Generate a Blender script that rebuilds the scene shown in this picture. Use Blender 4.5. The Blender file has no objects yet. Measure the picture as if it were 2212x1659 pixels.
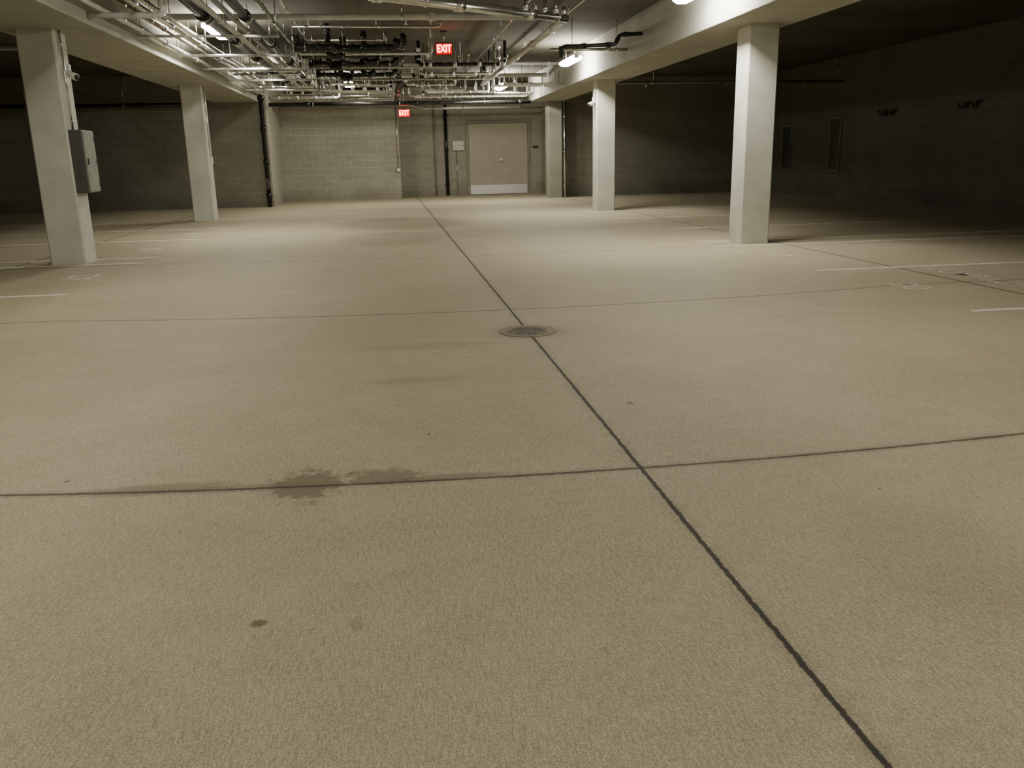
import bpy, bmesh, math, random
from mathutils import Vector, Matrix
random.seed(7)
C=bpy.context.collection
ZC=3.5      # slab height
ZB=2.8      # beam soffit

# ------------------------------------------------------------------ materials
def new_mat(name):
    m=bpy.data.materials.new(name);m.use_nodes=True
    nt=m.node_tree;b=nt.nodes["Principled BSDF"]
    return m,nt,b
def math_n(nt,op,a,b=None,c=None):
    n=nt.nodes.new("ShaderNodeMath");n.operation=op
    for i,v in enumerate((a,b,c)):
        if v is None: continue
        if isinstance(v,(int,float)): n.inputs[i].default_value=v
        else: nt.links.new(v,n.inputs[i])
    return n.outputs[0]
def mixc(nt,fac,a,b,mode='MIX'):
    n=nt.nodes.new("ShaderNodeMix");n.data_type='RGBA';n.blend_type=mode
    for s,v in ((n.inputs[0],fac),(n.inputs[6],a),(n.inputs[7],b)):
        if isinstance(v,(int,float)): s.default_value=v
        elif isinstance(v,tuple): s.default_value=(v[0],v[1],v[2],1)
        else: nt.links.new(v,s)
    return n.outputs[2]
def ramp(nt,v,lo,hi,a=0.0,b=1.0):
    n=nt.nodes.new("ShaderNodeMapRange");n.clamp=True
    n.inputs[1].default_value=lo;n.inputs[2].default_value=hi
    n.inputs[3].default_value=a;n.inputs[4].default_value=b
    nt.links.new(v,n.inputs[0]);return n.outputs[0]
def noise(nt,vec,scale,detail=3,rough=.55,dist=0):
    n=nt.nodes.new("ShaderNodeTexNoise");n.inputs["Scale"].default_value=scale
    n.inputs["Detail"].default_value=detail;n.inputs["Roughness"].default_value=rough
    n.inputs["Distortion"].default_value=dist
    nt.links.new(vec,n.inputs["Vector"]);return n.outputs[0]
def simple(name,col,rough=.6,metal=0,var=.15,scale=12,bump=0.0):
    m,nt,b=new_mat(name)
    g=nt.nodes.new("ShaderNodeNewGeometry").outputs["Position"]
    f=noise(nt,g,scale,2)
    dark=tuple(c*(1-var) for c in col);lite=tuple(min(1,c*(1+var)) for c in col)
    nt.links.new(mixc(nt,ramp(nt,f,.3,.7),dark,lite),b.inputs["Base Color"])
    b.inputs["Roughness"].default_value=rough;b.inputs["Metallic"].default_value=metal
    return m
def emis(name,col,s):
    m,nt,b=new_mat(name)
    b.inputs["Base Color"].default_value=(*col,1)
    b.inputs["Emission Color"].default_value=(*col,1);b.inputs["Emission Strength"].default_value=s
    return m
def concrete(name,col,fine=60):
    m,nt,b=new_mat(name)
    g=nt.nodes.new("ShaderNodeNewGeometry").outputs["Position"]
    big=noise(nt,g,1.8,5);fi=noise(nt,g,fine,2,.7)
    c=mixc(nt,ramp(nt,big,.3,.7),tuple(x*.78 for x in col),tuple(x*1.08 for x in col))
    c=mixc(nt,ramp(nt,fi,.35,.75,0,.55),c,(col[0]*.58,col[1]*.58,col[2]*.53))
    nt.links.new(c,b.inputs["Base Color"]);b.inputs["Roughness"].default_value=.85
    return m

def floor_material():
    m,nt,b=new_mat("floor_concrete")
    g=nt.nodes.new("ShaderNodeNewGeometry").outputs["Position"]
    sp=nt.nodes.new("ShaderNodeSeparateXYZ");nt.links.new(g,sp.inputs[0])
    X,Y=sp.outputs[0],sp.outputs[1]
    mp=nt.nodes.new("ShaderNodeMapping");nt.links.new(g,mp.inputs[0]);mp.inputs["Scale"].default_value=(.6,.8,1)
    big=noise(nt,mp.outputs[0],1.1,6,.68,.5)
    med=noise(nt,g,4.0,6,.75)
    rust=noise(nt,g,2.1,4,.7)
    gr=noise(nt,g,85,2,.85)
    gr2=noise(nt,g,230,1,.9)
    mb=nt.nodes.new("ShaderNodeMapping");nt.links.new(g,mb.inputs[0]);mb.inputs["Scale"].default_value=(290,18,1)
    broom=noise(nt,mb.outputs[0],1,2,.7)
    c=mixc(nt,ramp(nt,big,.32,.68),(.405,.357,.245),(.58,.52,.38))
    c=mixc(nt,ramp(nt,med,.38,.7,0,.6),c,(.345,.292,.195))
    c=mixc(nt,ramp(nt,rust,.52,.75,0,.4),c,(.42,.30,.205))
    c=mixc(nt,ramp(nt,gr,.38,.62,0,.6),c,(.78,.67,.38))
    c=mixc(nt,ramp(nt,gr2,.42,.64,0,.7),c,(.19,.17,.165))
    c=mixc(nt,ramp(nt,broom,.42,.75,0,.6),c,(.18,.155,.11))
    w=math_n(nt,'MULTIPLY',math_n(nt,'SUBTRACT',noise(nt,g,18,5,.85),.5),.026)
    def line(coord,pos,half,soft):
        d=math_n(nt,'ABSOLUTE',math_n(nt,'SUBTRACT',math_n(nt,'ADD',coord,w),pos))
        return ramp(nt,d,half,half+soft,1,0)
    dx=math_n(nt,'SUBTRACT',X,.93)
    q=math_n(nt,'MULTIPLY',math_n(nt,'MULTIPLY',dx,dx),.03)
    q=math_n(nt,'MINIMUM',q,.4)
    Yb=math_n(nt,'SUBTRACT',Y,q)
    j=line(X,.93,.0065,.005)
    for p,h in ((3.1,.006),(6.86,.007),(10.9,.008),(14.8,.009),(18.7,.01),(-.7,.005)):
        j=math_n(nt,'MAXIMUM',j,math_n(nt,'MULTIPLY',line(Yb,p,h,.007),.8))
    for p in (5.25,-4.7):
        j=math_n(nt,'MAXIMUM',j,math_n(nt,'MULTIPLY',line(X,p,.013,.01),.7))
    halo=math_n(nt,'MULTIPLY',line(X,.93,.0,.06),ramp(nt,med,.4,.7,.05,.55))
    halo=math_n(nt,'MAXIMUM',halo,math_n(nt,'MULTIPLY',line(Yb,3.1,.0,.045),ramp(nt,med,.35,.65,.1,.65)))
    c=mixc(nt,halo,c,(.14,.115,.075))
    sn=math_n(nt,'MULTIPLY',math_n(nt,'SUBTRACT',noise(nt,g,16,4,.7),.5),.2)
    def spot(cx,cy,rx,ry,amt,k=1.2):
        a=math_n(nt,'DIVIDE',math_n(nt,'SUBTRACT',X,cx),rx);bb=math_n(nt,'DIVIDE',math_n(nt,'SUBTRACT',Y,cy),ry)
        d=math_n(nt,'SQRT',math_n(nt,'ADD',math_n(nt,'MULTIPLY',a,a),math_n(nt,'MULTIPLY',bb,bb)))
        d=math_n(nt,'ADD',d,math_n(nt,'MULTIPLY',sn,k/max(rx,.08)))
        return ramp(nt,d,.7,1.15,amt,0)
    for s in ((-.37,3.17,.14,.16,.72,1.8),(-.09,3.21,.15,.08,.6,1.8),(.15,3.15,.24,.035,.45),(-.95,3.23,.3,.06,.48,1.8),
              (-.62,3.18,.24,.04,.42),(-.41,2.145,.024,.02,.85,.6),(-1.32,3.39,.012,.012,.9,.3),(1.14,4.0,.02,.03,.6,.4),
              (.12,3.7,.008,.012,.9,.2),(1.72,2.72,.006,.008,.9,.2),(.93,5.93,.28,.3,.3),(-.15,2.1,.02,.04,.25),
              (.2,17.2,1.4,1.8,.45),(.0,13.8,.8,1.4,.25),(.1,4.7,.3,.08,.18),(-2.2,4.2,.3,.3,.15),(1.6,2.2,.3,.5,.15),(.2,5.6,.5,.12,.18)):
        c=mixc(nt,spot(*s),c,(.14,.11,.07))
    c=mixc(nt,math_n(nt,'MULTIPLY',j,.93),c,(.018,.015,.012))
    nt.links.new(c,b.inputs["Base Color"])
    b.inputs["Specular IOR Level"].default_value=.3
    b.inputs["Roughness"].default_value=.7
    bp=nt.nodes.new("ShaderNodeBump");bp.inputs["Strength"].default_value=.4;bp.inputs["Distance"].default_value=.0016
    nt.links.new(broom,bp.inputs["Height"]);nt.links.new(bp.outputs[0],b.inputs["Normal"])
    return m

def block_material(name,col):
    m,nt,b=new_mat(name)
    g=nt.nodes.new("ShaderNodeNewGeometry").outputs["Position"]
    sp=nt.nodes.new("ShaderNodeSeparateXYZ");nt.links.new(g,sp.inputs[0])
    cb=nt.nodes.new("ShaderNodeCombineXYZ")
    nt.links.new(math_n(nt,'ADD',sp.outputs[0],sp.outputs[1]),cb.inputs[0]);nt.links.new(sp.outputs[2],cb.inputs[1])
    br=nt.nodes.new("ShaderNodeTexBrick");nt.links.new(cb.outputs[0],br.inputs["Vector"])
    br.inputs["Scale"].default_value=1;br.inputs["Brick Width"].default_value=.4;br.inputs["Row Height"].default_value=.2
    br.inputs["Mortar Size"].default_value=.008;br.inputs["Mortar Smooth"].default_value=.5
    br.inputs["Color1"].default_value=(col[0],col[1],col[2],1)
    br.inputs["Color2"].default_value=(col[0]*.86,col[1]*.86,col[2]*.84,1)
    br.inputs["Mortar"].default_value=(min(1,col[0]*1.35),min(1,col[1]*1.35),min(1,col[2]*1.35),1)
    n1=noise(nt,g,1.1,4);n2=noise(nt,g,45,2)
    c=mixc(nt,ramp(nt,n1,.35,.7,0,.35),br.outputs[0],(col[0]*.6,col[1]*.58,col[2]*.5))
    c=mixc(nt,ramp(nt,n2,.4,.7,0,.35),c,(col[0]*.6,col[1]*.6,col[2]*.55))
    low=math_n(nt,'MULTIPLY',ramp(nt,sp.outputs[2],.15,.5,.55,0),ramp(nt,n1,.3,.6,.4,1))
    c=mixc(nt,low,c,(col[0]*.4,col[1]*.37,col[2]*.3))
    nt.links.new(c,b.inputs["Base Color"]);b.inputs["Roughness"].default_value=.85
    return m

def ceiling_material():
    m,nt,b=new_mat("ceiling_concrete")
    g=nt.nodes.new("ShaderNodeNewGeometry").outputs["Position"]
    sp=nt.nodes.new("ShaderNodeSeparateXYZ");nt.links.new(g,sp.inputs[0])
    fr=math_n(nt,'FRACT',math_n(nt,'DIVIDE',sp.outputs[0],.61))
    ln=ramp(nt,math_n(nt,'ABSOLUTE',math_n(nt,'SUBTRACT',fr,.5)),.0,.03,1,0)
    fr2=math_n(nt,'FRACT',math_n(nt,'DIVIDE',sp.outputs[1],2.44))
    ln2=ramp(nt,math_n(nt,'ABSOLUTE',math_n(nt,'SUBTRACT',fr2,.5)),.0,.01,1,0)
    n1=noise(nt,g,.9,4)
    c=mixc(nt,ramp(nt,n1,.3,.7),(.075,.068,.05),(.13,.118,.088))
    c=mixc(nt,math_n(nt,'MULTIPLY',math_n(nt,'MAXIMUM',ln,ln2),.6),c,(.04,.035,.027))
    nt.links.new(c,b.inputs["Base Color"]);b.inputs["Roughness"].default_value=.9
    return m

def paint_material(name,col,worn,lo,hi):
    m,nt,b=new_mat(name)
    g=nt.nodes.new("ShaderNodeNewGeometry").outputs["Position"]
    n1=noise(nt,g,18,4,.7)
    nt.links.new(mixc(nt,ramp(nt,n1,lo,hi),col,worn),b.inputs["Base Color"])
    b.inputs["Roughness"].default_value=.7
    return m

M_floor=floor_material();M_block=block_material("painted_block",(.42,.40,.33));M_blockd=block_material("shaded_block",(.17,.167,.137));M_blocke=block_material("half_shaded_block",(.30,.29,.235))  # darker block colours on the bay walls stand in for missing light
M_ceil=ceiling_material();M_col=concrete("column_concrete",(.70,.695,.615));M_pier=concrete("shaded_pier_concrete",(.33,.32,.26));M_beam=concrete("beam_concrete",(.46,.455,.39))  # pier colour is column concrete darkened to carry its shade
M_paint=paint_material("worn_white_paint",(.78,.77,.68),(.47,.42,.31),.42,.66)
M_sten=paint_material("faded_stencil_paint",(.70,.67,.56),(.41,.365,.26),.40,.60)
M_black=simple("cast_iron",(.022,.022,.02),.22,.3,.4,9)
M_galv=simple("galvanised_steel",(.70,.70,.66),.2,.97,.2,14)
M_white=simple("white_pvc",(.62,.62,.57),.22,0,.08,6)
M_dull=simple("dull_grey_pipe",(.20,.19,.17),.6,0,.1,6)
M_copper=simple("tarnished_pipe",(.30,.25,.20),.3,.6,.2,10)
M_green=simple("green_painted_pipe",(.10,.18,.11),.25,.2,.3,8)
M_steel=simple("brushed_steel",(.93,.93,.92),.22,.35,.05,40)
M_house=simple("white_enamel",(.75,.75,.72),.4,0,.05,5)
M_lens=emis("lit_diffuser",(1.0,.972,.86),145)
M_lens2=emis("dim_lit_diffuser",(1.0,.955,.82),60)
M_door=simple("beige_door_paint",(.45,.415,.315),.5,0,.06,3)
M_frame=simple("beige_frame_paint",(.31,.285,.22),.5,0,.08,3)
M_panel=simple("grey_panel_paint",(.10,.105,.09),.5,.1,.15,7)
M_panel2=simple("light_grey_cover_paint",(.28,.295,.25),.55,.0,.12,7)
M_dark=simple("dark_plastic",(.03,.03,.03),.5)
M_grate=simple("iron_grate",(.16,.135,.095),.6,.2,.35,30)
M_ring=simple("stained_cement_ring",(.27,.225,.155),.85,0,.3,30)
M_void=simple("drain_void",(.02,.017,.013),.9)
M_red=emis("red_letters",(1.0,.13,.08),24)
M_redface=emis("red_sign_face",(1.0,.008,.006),.35)
M_glass=simple("dark_glass",(.07,.078,.06),.35,0,.2,3)
M_wframe=simple("window_frame_paint",(.24,.235,.185),.6,0,.2,3)
M_tape=simple("marking_tape",(.09,.05,.06),.6,0,.8,25)

# ------------------------------------------------------------------ builders
def obj_from_bm(bm,name,mat,smooth=False,parent=None,loc=None):
    me=bpy.data.meshes.new(name);bm.normal_update();bm.to_mesh(me);bm.free()
    me.materials.append(mat)
    if smooth:
        for p in me.polygons:p.use_smooth=True
    o=bpy.data.objects.new(name,me);C.objects.link(o)
    if loc is not None:o.location=loc
    if parent is not None:o.parent=parent
    return o
def bbox_bm(bm,x0,x1,y0,y1,z0,z1,bev=0):
    r=bmesh.ops.create_cube(bm,size=1)
    for v in r['verts']:
        v.co=Vector(((x0+x1)/2+v.co.x*(x1-x0),(y0+y1)/2+v.co.y*(y1-y0),(z0+z1)/2+v.co.z*(z1-z0)))
    if bev:
        es=list({e for v in r['verts'] for e in v.link_edges})
        bmesh.ops.bevel(bm,geom=es,offset=bev,segments=2,affect='EDGES',profile=.5)
def box(name,x0,x1,y0,y1,z0,z1,mat,bev=0,parent=None):
    bm=bmesh.new();bbox_bm(bm,x0,x1,y0,y1,z0,z1,bev)
    return obj_from_bm(bm,name,mat,False,parent)
def tag(o,label,cat,group=None):
    o["label"]=label;o["category"]=cat
    if group:o["group"]=group
def struct(o): o["kind"]="structure";return o
def empty(name,loc):
    e=bpy.data.objects.new(name,None);e.empty_display_size=.1;C.objects.link(e);e.location=loc;return e
def par(o,p):
    o.parent=p;o.matrix_parent_inverse=Matrix.Translation(-Vector(p.location));return o
def tube_bm(bm,pts,r,seg=12,bend=None):
    pts=[Vector(p) for p in pts]
    P=[pts[0]]
    bend=bend if bend is not None else r*2.2
    for i in range(1,len(pts)-1):
        a,b,c=pts[i-1],pts[i],pts[i+1]
        d1=(a-b).normalized();d2=(c-b).normalized()
        k=min(bend,(a-b).length*.45,(c-b).length*.45)
        p1=b+d1*k;p2=b+d2*k
        for t in (0,.25,.5,.75,1):
            P.append(p1*(1-t)**2+b*2*t*(1-t)+p2*t*t)
    P.append(pts[-1])
    rings=[];up=None
    for i,p in enumerate(P):
        if i==0:t=(P[1]-P[0]).normalized()
        elif i==len(P)-1:t=(P[-1]-P[-2]).normalized()
        else:t=(P[i+1]-P[i-1]).normalized()
        if up is None:
            up=Vector((0,0,1)) if abs(t.z)<.9 else Vector((1,0,0))
        up=(up-t*up.dot(t)).normalized();s=t.cross(up)
        rings.append([bm.verts.new(p+(up*math.cos(2*math.pi*k/seg)+s*math.sin(2*math.pi*k/seg))*r) for k in range(seg)])
    for a,b in zip(rings,rings[1:]):
        for k in range(seg):
            bm.faces.new((a[k],a[(k+1)%seg],b[(k+1)%seg],b[k]))
    bm.faces.new(rings[0][::-1]);bm.faces.new(rings[-1])
    return P
def tube(name,pts,r,mat,parent=None,seg=12,bend=None):
    bm=bmesh.new();tube_bm(bm,pts,r,seg,bend)
    bmesh.ops.recalc_face_normals(bm,faces=bm.faces)
    return obj_from_bm(bm,name,mat,True,parent)
def along(pts,d):
    pts=[Vector(p) for p in pts]
    for a,b in zip(pts,pts[1:]):
        l=(b-a).length
        if d<=l:return a+(b-a)*(d/l),(b-a).normalized()
        d-=l
    return pts[-1],(pts[-1]-pts[-2]).normalized()
def pipe(name,pts,r,mat,label,cat="pipe",hang=2.4,coup=3.0,coupmat=None,hangers=True,group=None,sprinklers=0):
    """pipe run as one thing: tube, couplings, hangers"""
    root=tube(name,pts,r,mat)
    tag(root,label,cat,group)
    V=[Vector(p) for p in pts];L=sum((b-a).length for a,b in zip(V,V[1:]))
    d=coup*.35
    while coup and d<L:
        p,t=along(pts,d)
        tube("pipe_coupling",[p-t*r*1.1,p+t*r*1.1],r*1.32,coupmat or mat,root);d+=coup
    for q in V[1:-1]:
        i=V.index(q)
        for w in (V[i-1],V[i+1]):
            t=(w-q).normalized();k=min(r*2.6,(w-q).length*.45)
            tube("pipe_coupling",[q+t*(k),q+t*(k+r*.9)],r*1.28,coupmat or mat,root)
    d=hang*.5
    while hangers and d<L:
        p,t=along(pts,d)
        if abs(t.z)<.5 and p.z<ZC-.02:
            bm=bmesh.new()
            tube_bm(bm,[p+Vector((0,0,r)),Vector((p.x,p.y,ZC+.003))],.007,6)
            tube_bm(bm,[p-t*.012,p+t*.012],r*1.15,12)
            bmesh.ops.recalc_face_normals(bm,faces=bm.faces)
            obj_from_bm(bm,"pipe_hanger",M_galv,True,root)
        d+=hang
    for k in range(sprinklers):
        p,t=along(pts,L*(k+.5)/sprinklers)
        bm=bmesh.new()
        tube_bm(bm,[p-Vector((0,0,r*.8)),p-Vector((0,0,r+.05))],.013,8)
        tube_bm(bm,[p-Vector((0,0,r+.055)),p-Vector((0,0,r+.062))],.03,10)
        tube_bm(bm,[p-Vector((0.012,0,r+.03)),p-Vector((.012,0,r+.06))],.004,6)
        bmesh.ops.recalc_face_normals(bm,faces=bm.faces)
        obj_from_bm(bm,"sprinkler_head",M_steel,True,root)
    return root

# ------------------------------------------------------------------ shell
XL,XR=-10.5,11.6;YB=-6
YLW,YC,YRE,YRW=25.3,28.3,29.8,26.7
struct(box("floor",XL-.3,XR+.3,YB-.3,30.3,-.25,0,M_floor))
struct(box("ceiling",XL-.3,XR+.3,YB-.3,30.3,ZC,ZC+.25,M_ceil))
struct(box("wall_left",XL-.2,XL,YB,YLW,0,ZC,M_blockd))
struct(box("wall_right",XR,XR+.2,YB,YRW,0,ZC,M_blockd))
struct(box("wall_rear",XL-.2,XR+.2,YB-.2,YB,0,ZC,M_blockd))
struct(box("wall_left_bay_end",XL-.2,-3.35,YLW,YLW+.2,0,ZC,M_blocke))
struct(box("wall_left_return",-3.35,-3.2,YLW,YC+.2,0,ZC,M_block))
struct(box("wall_centre",-3.2,.42,YC,YC+.2,0,ZC,M_block))
struct(box("wall_centre_return",.22,.42,YC+.2,YRE+.2,0,ZC,M_block))
struct(box("wall_recess",.42,5.45,YRE,YRE+.2,0,ZC,M_block))
struct(box("wall_recess_return",5.25,5.45,YRW+.2,YRE,0,ZC,M_block))
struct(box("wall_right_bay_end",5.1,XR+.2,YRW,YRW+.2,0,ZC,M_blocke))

for (x0,x1,lab) in ((4.3,5.3,"long pale concrete ceiling beam over the columns, brightly lit side"),(-4.55,-3.35,"long grey concrete ceiling beam carried by two columns")):
    o=box("ceiling_beam",x0,x1,YB,(YRW if x0>0 else YLW),ZB,ZC,M_beam,.015);tag(o,lab,"beam","concrete ceiling beams")

def column(x0,y0,s,label,sy=None,z=ZB,mat=None):
    sy=sy or s
    bm=bmesh.new();bbox_bm(bm,x0,x0+s,y0,y0+sy,0,z)
    es=[e for e in bm.edges if abs(e.verts[0].co.z-e.verts[1].co.z)>1]
    bmesh.ops.bevel(bm,geom=es,offset=.018,segments=1,affect='EDGES')
    o=obj_from_bm(bm,"concrete_column",mat or M_col);tag(o,label,"column","square concrete columns");return o
column(4.69,11.2,.41,"square pale concrete column with bright lit edge beside stall lines")
column(4.62,19.2,.42,"square pale concrete column with small camera near its top")
column(-4.29,11.6,.43,"square grey concrete column carrying an electrical panel")
column(-4.24,19.8,.44,"square grey concrete column with a small switch box")
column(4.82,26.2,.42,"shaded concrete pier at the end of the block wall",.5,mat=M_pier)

# ------------------------------------------------------------------ floor paint
def stripe(x0,x1,y,w=.1,lab="thin worn white painted parking stall line"):
    bm=bmesh.new();bbox_bm(bm,x0,x1,y-w/2,y+w/2,0,.002)
    o=obj_from_bm(bm,"parking_line",M_paint);tag(o,lab,"parking line","white parking stall lines")
for y in (5.9,8.4,14.0,16.7): stripe(4.35,9.6,y,.08)
for y in (11.02,11.72): stripe(4.25,9.6,y,.075,"worn white stall line running past a column base")
for y in (19.05,19.8): stripe(4.25,9.6,y,.075,"worn white stall line running past a column base")
for y in (6.1,8.8,14.9,17.3): stripe(-8.8,-3.15,y)
for y in (11.48,12.14): stripe(-8.8,-3.12,y,.09,"worn white stall line running past a column base")
for y in (19.7,20.4): stripe(-8.8,-3.12,y,.08,"worn white stall line running past a column base")
def text_mesh(name,txt,size,mat,extrude=.0,bold=0):
    cu=bpy.data.curves.new("t",'FONT');cu.body=txt;cu.size=size;cu.extrude=extrude;cu.align_x='CENTER';cu.align_y='CENTER';cu.offset=bold
    to=bpy.data.objects.new("t",cu);C.objects.link(to)
    dg=bpy.context.evaluated_depsgraph_get();dg.update()
    me=bpy.data.meshes.new_from_object(to.evaluated_get(dg))
    bpy.data.objects.remove(to);me.materials.clear();me.materials.append(mat)
    o=bpy.data.objects.new(name,me);C.objects.link(o);return o
def floor_text(txt,x,y,size,side):
    o=text_mesh("stall_marking",txt,size,M_sten if side>0 else M_paint,.001,.003)
    o.location=(x,y,.0015);o.rotation_euler=(0,0,-math.pi/2 if side>0 else math.pi/2)
    tag(o,"faded white stencilled marking painted in a parking stall","floor marking","stencilled stall markings")
floor_text("20",4.62,7.15,.38,1);floor_text("COMPACT",5.55,7.55,.3,1);floor_text("21",4.6,9.65,.4,1)
floor_text("12",-3.45,10.15,.46,-1);floor_text("13",-3.5,13.3,.42,-1);floor_text("14",-3.5,16.1,.42,-1)

# ------------------------------------------------------------------ floor drain
dr=empty("floor_drain",(.93,5.93,0));tag(dr,"round dark iron drain cover set in the concrete floor joint","drain")
def disc_bm(bm,r0,r1,z0,z1,seg=40):
    rows=[[bm.verts.new((r*math.cos(2*math.pi*k/seg),r*math.sin(2*math.pi*k/seg),z)) for k in range(seg)] for r,z in ((r0,z0),(r0,z1),(r1,z1),(r1,z0))]
    for a,b in zip(rows,rows[1:]+rows[:1]):
        for k in range(seg): bm.faces.new((a[k],b[k],b[(k+1)%seg],a[(k+1)%seg]))
bm=bmesh.new();disc_bm(bm,.15,.205,0,.004);o=obj_from_bm(bm,"cement_ring",M_ring,False,dr)
bm=bmesh.new();disc_bm(bm,.125,.15,0,.007);o=obj_from_bm(bm,"drain_frame",M_grate,False,dr)
bm=bmesh.new();bmesh.ops.create_cone(bm,cap_ends=True,segments=40,radius1=.125,radius2=.125,depth=.002)
o=obj_from_bm(bm,"drain_sump",M_void,False,dr,(0,0,.001))
bm=bmesh.new()
for i in range(-5,6):
    x=i*.022;hl=math.sqrt(max(.0,.125**2-x*x))
    if hl>.02: bbox_bm(bm,x-.0075,x+.0075,-hl,hl,.002,.008)
bbox_bm(bm,-.122,.122,-.009,.009,.002,.008);bbox_bm(bm,-.105,.105,-.065,-.052,.002,.008);bbox_bm(bm,-.105,.105,.052,.065,.002,.008)
o=obj_from_bm(bm,"drain_grate",M_grate,False,dr)

# ------------------------------------------------------------------ door
D0,D1,DH=2.74,4.76,2.34
dr=struct(empty("door_1",((D0+D1)/2,YRE,0)))
def dpart(n,*a,**k): return par(box(n,*a,**k),dr)
dpart("door_jamb",D0-.07,D0,YRE-.06,YRE,0,DH+.07,M_frame,.006);dpart("door_jamb",D1,D1+.07,YRE-.06,YRE,0,DH+.07,M_frame,.006)
dpart("door_header",D0,D1,YRE-.06,YRE,DH,DH+.07,M_frame,.006)
mid=(D0+D1)/2
dpart("door_leaf",D0+.012,D1-.012,YRE-.045,YRE,.01,DH-.012,M_door,.004)
dpart("kick_plate",D0+.04,D1-.04,YRE-.054,YRE-.045,.02,.32,M_steel,.002)
bm=bmesh.new()
kx=mid+.08
tube_bm(bm,[(kx,YRE-.045,1.15),(kx,YRE-.055,1.15)],.055,20);tube_bm(bm,[(kx,YRE-.055,1.15),(kx,YRE-.09,1.15)],.016,12)
s=bmesh.ops.create_uvsphere(bm,u_segments=16,v_segments=10,radius=.06)
for v in s['verts']: v.co+=Vector((kx,YRE-.12,1.15))
bmesh.ops.recalc_face_normals(bm,faces=bm.faces)
par(obj_from_bm(bm,"door_knob",M_steel,True),dr)
for i,(y0,z1) in enumerate(((24.3,1.9),(21.5,2.0))):
    w=struct(empty("window_%d"%(i+1),(XR,y0,.7)));W=.5
    for a in (("window_glass",XR-.03,XR,y0,y0+W,.72,z1,M_glass,0),("window_frame",XR-.05,XR,y0-.04,y0,.68,z1+.04,M_wframe,.005),
              ("window_frame",XR-.05,XR,y0+W,y0+W+.04,.68,z1+.04,M_wframe,.005),("window_frame",XR-.05,XR,y0,y0+W,z1,z1+.04,M_wframe,.005),
              ("window_sill",XR-.07,XR,y0,y0+W,.68,.72,M_wframe,.005)):
        par(box(a[0],*a[1:7],a[7],a[8]),w)

# ------------------------------------------------------------------ exit signs
def exit_sign(x,y,z,w,label):
    h=w*.68
    r=empty("exit_sign",(x,y,z));tag(r,label,"exit sign","red exit signs")
    par(box("sign_housing",x-w/2,x+w/2,y,y+.05,z-h/2,z+h/2,M_dark,.006),r)
    par(box("sign_face",x-w/2+.016,x+w/2-.016,y-.004,y,z-h/2+.016,z+h/2-.016,M_redface),r)
    t=text_mesh("sign_lettering","EXIT",h*.86,M_red,.002,.0)
    t.scale=(w*.8/t.dimensions.x if t.dimensions.x else 1,1,1)
    t.rotation_euler=(math.pi/2,0,0);t.location=(x,y-.008,z);par(t,r)
    par(tube("sign_stem",[(x,y+.025,z+h/2),(x,y+.025,ZC)],.012,M_galv),r)
    par(box("sign_canopy",x-.06,x+.06,y-.035,y+.085,ZC-.03,ZC+.003,M_dark,.005),r)
exit_sign(1.17,17.0,3.18,.33,"glowing red EXIT sign hanging from the ceiling on a stem")
exit_sign(.57,25.9,2.5,.35,"small glowing red EXIT sign hanging near the block wall")

# ------------------------------------------------------------------ light fixtures
def fixture(x,y,z,lens,label):
    r=empty("strip_light",(x,y,z));tag(r,label,"light fixture","ceiling strip lights")
    par(box("light_housing",x-.05,x+.05,y-.62,y+.62,z+.04,z+.075,M_house,.008),r)
    bm=bmesh.new()
    prof=[(-.05,.05),(-.12,.03),(-.12,-.02),(-.06,-.055),(.06,-.055),(.12,-.02),(.12,.03),(.05,.05)]
    rows=[[bm.verts.new((x+a,yy,z+b)) for a,b in prof] for yy in (y-.58,y+.58)]
    for k in range(len(prof)-1): bm.faces.new((rows[0][k],rows[0][k+1],rows[1][k+1],rows[1][k]))
    bm.faces.new(rows[0][::-1]);bm.faces.new(rows[1])
    bmesh.ops.recalc_face_normals(bm,faces=bm.faces)
    par(obj_from_bm(bm,"light_diffuser",lens,False),r)
    for yy in (y-.61,y+.58): par(box("light_end_cap",x-.05,x+.05,yy,yy+.03,z-.0,z+.045,M_house,.006),r)
    if ZC-z>.12:
        for yy in (y-.45,y+.45): par(tube("light_stem",[(x,yy,z+.07),(x,yy,ZC+.003)],.007,M_galv,seg=6),r)
FL="lit white fluorescent strip light hanging under the ceiling"
for x,y,z,ln in ((3.9,11.0,3.14,M_lens),(3.9,18.6,3.12,M_lens),(3.3,25.0,3.12,M_lens),(-2.62,15.4,3.28,M_lens),(-2.62,21.6,3.36,M_lens2),(-.9,25.0,3.2,M_lens2),  # last fixture in this row added to brighten the end wall
                 (-2.62,8.4,3.42,M_lens2),(2.9,5.2,3.3,M_lens2),(-2.62,4.0,3.42,M_lens2),(2.5,.8,3.3,M_lens2),(-2.62,-.6,3.42,M_lens2),(.8,-2.8,3.42,M_lens2)):  # unseen strip lights added and placed to shape the foreground floor brightness
    fixture(x,y,z,ln,FL)

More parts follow.
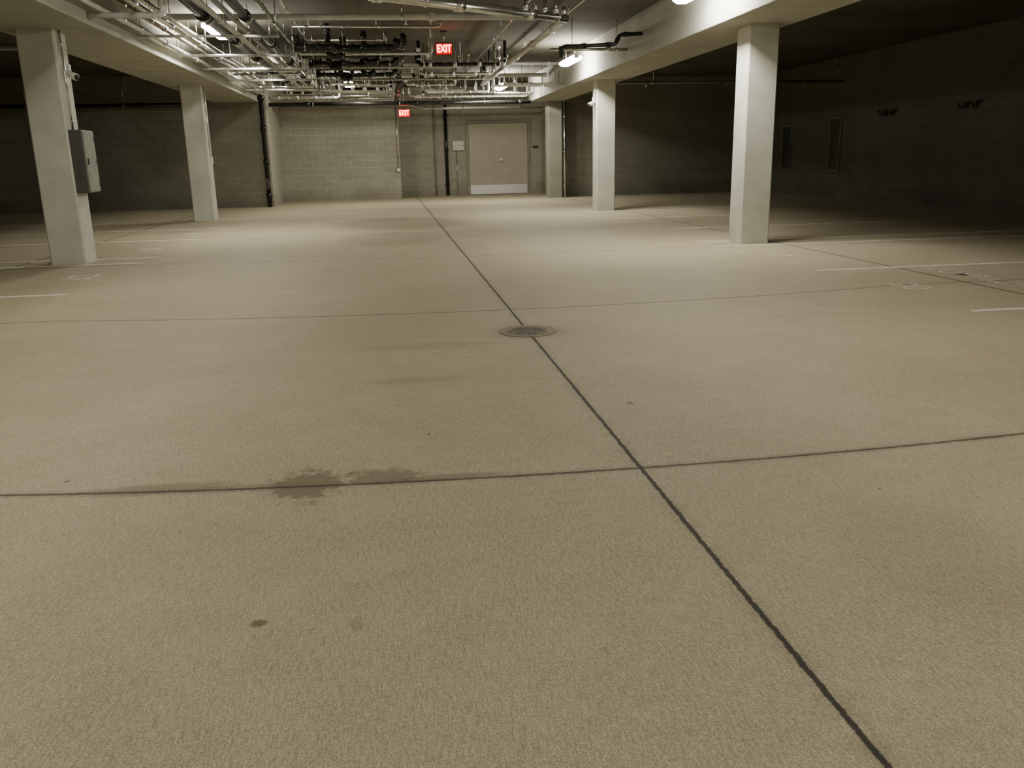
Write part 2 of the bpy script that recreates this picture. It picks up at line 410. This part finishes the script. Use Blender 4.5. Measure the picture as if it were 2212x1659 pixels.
# ------------------------------------------------------------------ pipes
LB="long black cast iron pipe hung from the ceiling"
LG="long galvanised steel pipe hung from the ceiling"
LW="white plastic pipe with couplings hung from the ceiling"
P=pipe
P("water_pipe",[(-3.2,7,2.98),(-3.2,25.0,2.98)],.035,M_white,LW,coup=2.2)
P("water_pipe",[(-3.05,7,3.08),(-3.05,23.9,3.08)],.028,M_copper,"tarnished metal pipe hung beside the concrete beam",coup=2.0)
P("water_pipe",[(-2.93,7,3.2),(-2.93,23.9,3.2)],.035,M_galv,LG,coup=2.6)
P("water_pipe",[(-2.8,7,3.02),(-2.8,24.2,3.02)],.03,M_galv,LG,coup=1.8,coupmat=M_steel)
P("drain_pipe",[(-2.3,-5,3.12),(-2.3,23,3.12)],.075,M_black,LB,coup=2.4)  # rack pipe with an unseen near run added to shade the aisle floor
P("water_pipe",[(-2.1,-5,3.06),(-2.1,23.7,3.06)],.035,M_white,LW,coup=1.9)
P("water_pipe",[(-1.95,-5,3.1),(-1.95,23.7,3.1)],.035,M_galv,LG)
P("drain_pipe",[(-1.78,-5,3.12),(-1.78,21.2,3.12)],.06,M_black,LB,coup=2.8)
P("water_pipe",[(-1.55,7,3.24),(-1.55,20.2,3.24)],.03,M_green,"green painted pipe hung from the ceiling")
P("conduit",[(-1.35,7,3.4),(-1.35,26,3.4)],.018,M_galv,"thin galvanised conduit under the slab","conduit")
P("water_pipe",[(2.72,13.6,3.17),(2.72,24.8,3.17)],.05,M_white,LW,coup=2.0)
P("conduit",[(2.2,7,3.42),(2.2,27.5,3.42)],.015,M_galv,"thin galvanised conduit under the slab","conduit")
P("conduit",[(3.0,6,3.42),(3.0,27.5,3.42)],.015,M_galv,"thin galvanised conduit under the slab","conduit")
P("drain_pipe",[(.38,15.5,3.2),(.38,21.6,3.2),(.38,22.0,2.92),(.38,27.8,2.92)],.06,M_black,LB,coup=1.8)
bp=P("sprinkler_main",[(-.4,11.5,3.2),(2.78,13.55,3.2)],.065,M_galv,"thick steel sprinkler main with upright stubs at its end",coup=1.3)
for x in (2.1,2.25,2.42,2.6,2.74):
    yy=11.5+(x+.4)*2.05/3.18
    tube("pipe_stub",[(x,yy,3.2),(x,yy,3.2+random.choice((.16,.22,ZC-3.2)))],.028,M_galv,bp)
    tube("pipe_coupling",[(x,yy,3.28),(x,yy,3.33)],.04,M_galv,bp)
P("sprinkler_pipe",[(-10.3,14.35,2.92),(-4.7,14.35,2.92)],.045,M_dull,"grey sprinkler pipe crossing a dark parking bay")
P("sprinkler_pipe",[(-3.25,14.1,3.3),(2.6,14.1,3.3)],.045,M_white,"pale painted sprinkler branch pipe crossing the aisle",sprinklers=4)
P("sprinkler_pipe",[(-3.2,20.85,3.3),(4.2,20.85,3.3)],.035,M_white,"pale painted sprinkler branch pipe crossing the aisle",sprinklers=5)
P("sprinkler_pipe",[(-2.85,23.3,3.27),(4.25,23.3,3.27)],.045,M_white,"pale pipe crossing the aisle near the end wall",sprinklers=4)
P("sprinkler_pipe",[(5.35,21.4,2.9),(11.5,21.4,2.9)],.035,M_dull,"grey sprinkler pipe crossing a dark parking bay",sprinklers=3)
P("drain_pipe",[(-10.3,24.6,2.72),(-4.7,24.6,2.72)],.05,M_black,"black pipe along the dark bay wall")
P("drain_pipe",[(-3.15,25.6,2.75),(4.2,25.6,2.75)],.055,M_black,"black drain pipe crossing in front of the end wall")
P("drain_pipe",[(-3.1,26.6,2.8),(2.1,26.6,2.8)],.045,M_black,"black drain pipe crossing in front of the end wall")
P("water_pipe",[(-3.1,27.9,2.85),(.7,27.9,2.85),(1.6,28.6,2.75),(5.1,28.6,2.75)],.03,M_galv,"galvanised pipe along the end wall")
P("water_pipe",[(1.2,27.0,2.68),(4.2,27.6,2.72)],.028,M_white,"pale pipe slanting above the door recess")
P("sprinkler_pipe",[(-8.5,11.45,2.92),(-4.62,11.45,2.92)],.045,M_white,"pale painted pipe crossing beside a column top",hang=2)
P("sprinkler_pipe",[(-3.34,11.3,2.9),(-2.5,11.3,2.9),(-2.5,11.3,ZC+.003)],.035,M_white,"pale elbow pipe beside the concrete beam",hangers=False)
P("drain_pipe",[(2.95,14.8,2.78),(2.95,14.8,2.95),(3.85,14.7,2.97),(3.9,14.7,3.12),(4.29,14.7,3.14)],.032,M_black,"dark hooked drain pipe turning into the beam",hangers=False,coup=.4)
P("water_pipe",[(2.9,15.6,3.0),(4.29,15.6,3.0)],.025,M_galv,"short galvanised pipe meeting the lit beam",hang=.8)
k=0
for y,x0,x1,r in ((15.7,-1.4,.25,.06),(16.6,-1.35,.25,.05),(17.4,-1.4,.25,.06),(18.2,-1.3,.25,.045),(18.9,-1.4,.25,.055),(19.8,-1.3,.25,.05),(20.5,-1.4,.25,.045)):
    z=3.06+.04*(k%3)
    P("drain_branch",[(x0,y,z+.2),(x0,y,z),(x0+.55,y,z),(x0+.75,y+.2,z),(x1,y+.2,z+.02),(.31,y+.2,3.2)],r,M_black,"black cast iron drain branch with elbows under the slab",hang=.7,coup=.6,group="black drain branches")
    k+=1
for y,x in ((16.15,-.9),(17.1,-.3),(17.95,-1.0),(19.4,-.4),(20.3,-.9)):
    P("drain_trap",[(x,y,ZC+.003),(x,y,3.0),(x+.12,y+.02,2.95),(x+.25,y+.05,3.0),(x+.25,y+.05,3.3)],.045,M_black,"black curved drain trap dropping from the slab",hangers=False,coup=.3,group="black drain traps")
for i,(y,x0,x1,z) in enumerate(((15.3,-1.4,1.0,3.33),(16.3,-1.4,.9,3.02),(17.0,-1.4,.1,3.34),(18.6,-1.4,1.6,3.02),(21.1,-1.4,2.4,3.0))):
    P("water_branch",[(x0,y,z),(x1,y,z),(x1,y,ZC+.003)],.02,(M_galv,M_white)[i%2],"thin pale pipe crossing between black drain branches",hang=.9,coup=.6,group="thin pale pipes through the drain rack")
for i,y in enumerate((18.4,18.9,19.4,19.9,20.4,21.6,22.4)):
    x0=.75+.12*(i%3);x1=2.5-.15*(i%2);z=3.05+.06*(i%4)
    P("water_branch",[(x0,y,ZC+.003),(x0,y,z),(x1,y,z),(x1,y,ZC+.003)],.024 if i%2 else .034,M_galv if i%3 else M_black,"small steel branch pipe looped under the slab",hang=.8,coup=.5,coupmat=M_black if i%2 else M_steel,group="small looped branch pipes")
for i,y in enumerate((18.4,19.1,20.4,22.3,23.2)):
    x0=-3.1+.1*(i%2);x1=-1.65;z=2.955
    P("water_branch",[(x0,y,z),(x1,y,z),(x1,y,ZC+.003)],.02,M_galv if i%2 else M_white,"short pale branch pipe crossing the pipe rack",hang=.75,coup=.3,coupmat=M_steel,group="short branch pipes over the rack")
for i,(y,x0,x1,z) in enumerate(((22.7,-1.5,0.2,3.02),(24.0,-1.8,.25,2.95),(24.8,1.2,2.9,2.98),(26.1,-3.1,-.4,3.0),(22.0,2.95,4.25,2.95),(23.9,2.9,4.25,3.06),(26.9,-2.9,.2,2.98),(26.2,.9,4.2,2.95),(25.2,-3.0,-1.2,2.9))):
    P("water_branch",[(x0,y,z),(x1,y+.05,z),(x1,y+.05,z+.3)],.028,(M_galv,M_white,M_steel)[i%3],"branch pipe crossing near the end wall",hang=.9,coup=.5,group="branch pipes near the end wall")
for i,(y,x0,x1,z) in enumerate(((21.35,-1.2,-.3,2.95),(22.1,-1.1,.2,2.88),(22.9,1.0,2.1,2.9),(23.6,-1.5,-.6,2.96),(23.7,.6,1.9,3.1),(24.5,-2.6,-1.6,2.98),(24.4,.7,1.7,2.86),(24.5,3.0,4.1,2.9),(27.2,-2.2,-1.0,3.0),(27.3,1.2,2.6,3.0),(26.5,2.7,3.9,3.1))):
    if i%2: pts=[(x0,y,ZC+.003),(x0,y,z),(x1,y+.05,z),(x1,y+.05,z+.18)]
    else: pts=[(x0,y,z+.2),(x0,y,z),(x0+.3,y,z),(x0+.3,y+.2,z),(x1,y+.2,z),(x1,y+.2,ZC+.003)]
    P("pipe_offset",pts,(.022,.034,.028)[i%3],(M_galv,M_black,M_white,M_steel)[i%4],"short bent pipe with elbows tangled under the slab",hang=.5,coup=.3,coupmat=M_steel,group="short bent pipes in the ceiling tangle")
for y in (13.2,15.5,17.6,20,22.6):
    r=box("pipe_trapeze",-3.3,-1.4,y-.02,y+.02,2.9,2.935,M_galv,.003);tag(r,"steel channel trapeze holding a pipe rack","pipe support","steel pipe trapezes")
    for x in (-3.28,-2.45,-1.43): tube("threaded_rod",[(x,y,2.92),(x,y,ZC+.003)],.007,M_galv,r,6)

# vertical wall pipes
P("standpipe",[(-3.3,25.18,0),(-3.3,25.18,2.78),(-3.25,24.9,2.95)],.06,M_black,"black vertical standpipe at the block wall corner",hangers=False,coup=.9)
o=box("wrapped_tape",-3.35,-3.25,25.1,25.13,.5,.78,M_tape,.01);tag(o,"faded dark tape wrapped round a black standpipe","tape")
P("conduit",[(.36,28.27,.95),(.36,28.27,2.9)],.018,M_galv,"thin conduit running up the block wall edge","conduit",hangers=False,coup=.9)
o=box("junction_box",.31,.41,28.2,28.3,.85,.95,M_house,.006);tag(o,"small grey junction box at the end of a conduit","junction box")
P("conduit",[(1.62,29.76,0),(1.62,29.76,2.9)],.03,M_frame,"beige painted conduit on the block wall","conduit",hangers=False,coup=1)
P("drain_pipe",[(2.0,29.72,0),(2.0,29.72,2.95)],.05,M_black,"black vertical drain pipe on the block wall",hangers=False,coup=1.1)
P("conduit",[(2.34,29.77,0),(2.34,29.77,1.45)],.018,M_galv,"thin conduit rising to a white wall panel","conduit",hangers=False,coup=.9)
r=empty("alarm_panel",(2.4,29.8,1.6));tag(r,"small white alarm panel mounted on block wall beside door","panel")
par(box("panel_body",2.2,2.58,29.7,29.8,1.47,1.77,M_house,.008),r);par(box("panel_door",2.22,2.56,29.69,29.7,1.49,1.75,M_white,.003),r)
par(box("panel_latch",2.53,2.55,29.68,29.69,1.6,1.64,M_dark),r)
o=box("wall_plate",4.93,5.12,29.76,29.8,1.5,1.58,M_dark,.005);tag(o,"small dark plate on the block wall beside the door","wall plate")
P("standpipe",[(5.3,26.15,0),(5.3,26.15,2.8)],.03,M_galv,"thin vertical pipe beside the shaded pier",hangers=False,coup=1)

# electrical panel on left column
PX=-3.86
r=empty("electrical_panel",(PX,11.9,1.3));tag(r,"tall dull grey electrical panel box bolted to a concrete column","electrical panel")
par(box("panel_body",PX,PX+.15,11.62,12.03,.88,1.64,M_panel,.008),r)
par(box("panel_door",PX+.15,PX+.17,11.63,12.02,.89,1.63,M_panel2,.004),r)
par(box("panel_latch",PX+.17,PX+.182,11.67,11.70,1.22,1.3,M_dark,.002),r)
for z in (.98,1.26,1.54): par(tube("panel_hinge",[(PX+.17,12.01,z-.03),(PX+.17,12.01,z+.03)],.009,M_dark,seg=8),r)
P("conduit",[(PX+.03,11.72,2.8),(PX+.03,11.72,1.64)],.016,M_galv,"thin conduit running down the column to the panel","conduit",hangers=False,coup=.45)
def camera_unit(x,y,z,side,label):
    r=empty("security_camera",(x,y,z));tag(r,label,"security camera","small security cameras")
    par(box("camera_bracket",x-.03,x+.03,y-.03,y+.03,z-.02,z+.1,M_house,.006),r)
    par(tube("camera_body",[(x,y,z),(x+side*.05,y-.06,z-.03),(x+side*.13,y-.13,z-.06)],.042,M_house,seg=16),r)
    par(tube("camera_lens",[(x+side*.13,y-.13,z-.06),(x+side*.145,y-.143,z-.067)],.03,M_dark,seg=16),r)
camera_unit(-3.83,11.85,2.32,1,"small white security camera on a concrete column face")
camera_unit(4.59,19.4,2.35,-1,"small white security camera on a concrete column face")
P("conduit",[(4.6,19.3,2.4),(4.6,19.3,2.6),(4.5,19.1,2.8)],.012,M_white,"thin white cable curving up to the beam","cable",hangers=False,coup=0)
o=box("switch_box",-3.8,-3.75,19.95,20.05,1.2,1.35,M_house,.006);tag(o,"small pale switch box on a concrete column","switch box")
P("conduit",[(-3.785,20,1.35),(-3.785,20,2.8)],.012,M_galv,"thin conduit running up a concrete column","conduit",hangers=False,coup=.7)
for y in (19.3,16.4):
    r=tube("cable_bracket",[(XR-.05,y+.45,2.1),(XR-.05,y+.33,1.97),(XR-.05,y+.18,2.08),(XR-.05,y,2.05),(XR-.05,y-.1,1.96),(XR-.05,y-.3,2.12)],.016,M_dark)
    tag(r,"dark looped cable bracket fixed high on the wall","cable bracket","cable brackets on the wall")
    for yy in (y+.18,y-.1): box("bracket_plate",XR-.05,XR,yy-.04,yy+.04,1.97,2.1,M_dark,0,r)

# ------------------------------------------------------------------ world
w=bpy.data.worlds.new("world");bpy.context.scene.world=w;w.use_nodes=True
w.node_tree.nodes["Background"].inputs[0].default_value=(.02,.018,.012,1)

# ------------------------------------------------------------------ camera
yaw=math.radians(7.75);pit=math.radians(14.8);r=math.radians(1.2)
F=Vector((math.sin(yaw)*math.cos(pit),math.cos(yaw)*math.cos(pit),-math.sin(pit)))
R0=F.cross(Vector((0,0,1))).normalized();U0=R0.cross(F)
R=R0*math.cos(r)-U0*math.sin(r);U=U0*math.cos(r)+R0*math.sin(r)
cd=bpy.data.cameras.new("camera");co=bpy.data.objects.new("camera",cd);C.objects.link(co)
cd.sensor_fit='HORIZONTAL';cd.sensor_width=36;cd.lens=36*1850/2212;cd.clip_start=.05
mw=Matrix((R,U,-F)).transposed().to_4x4();mw.translation=Vector((0,0,1.2));co.matrix_world=mw
bpy.context.scene.camera=co
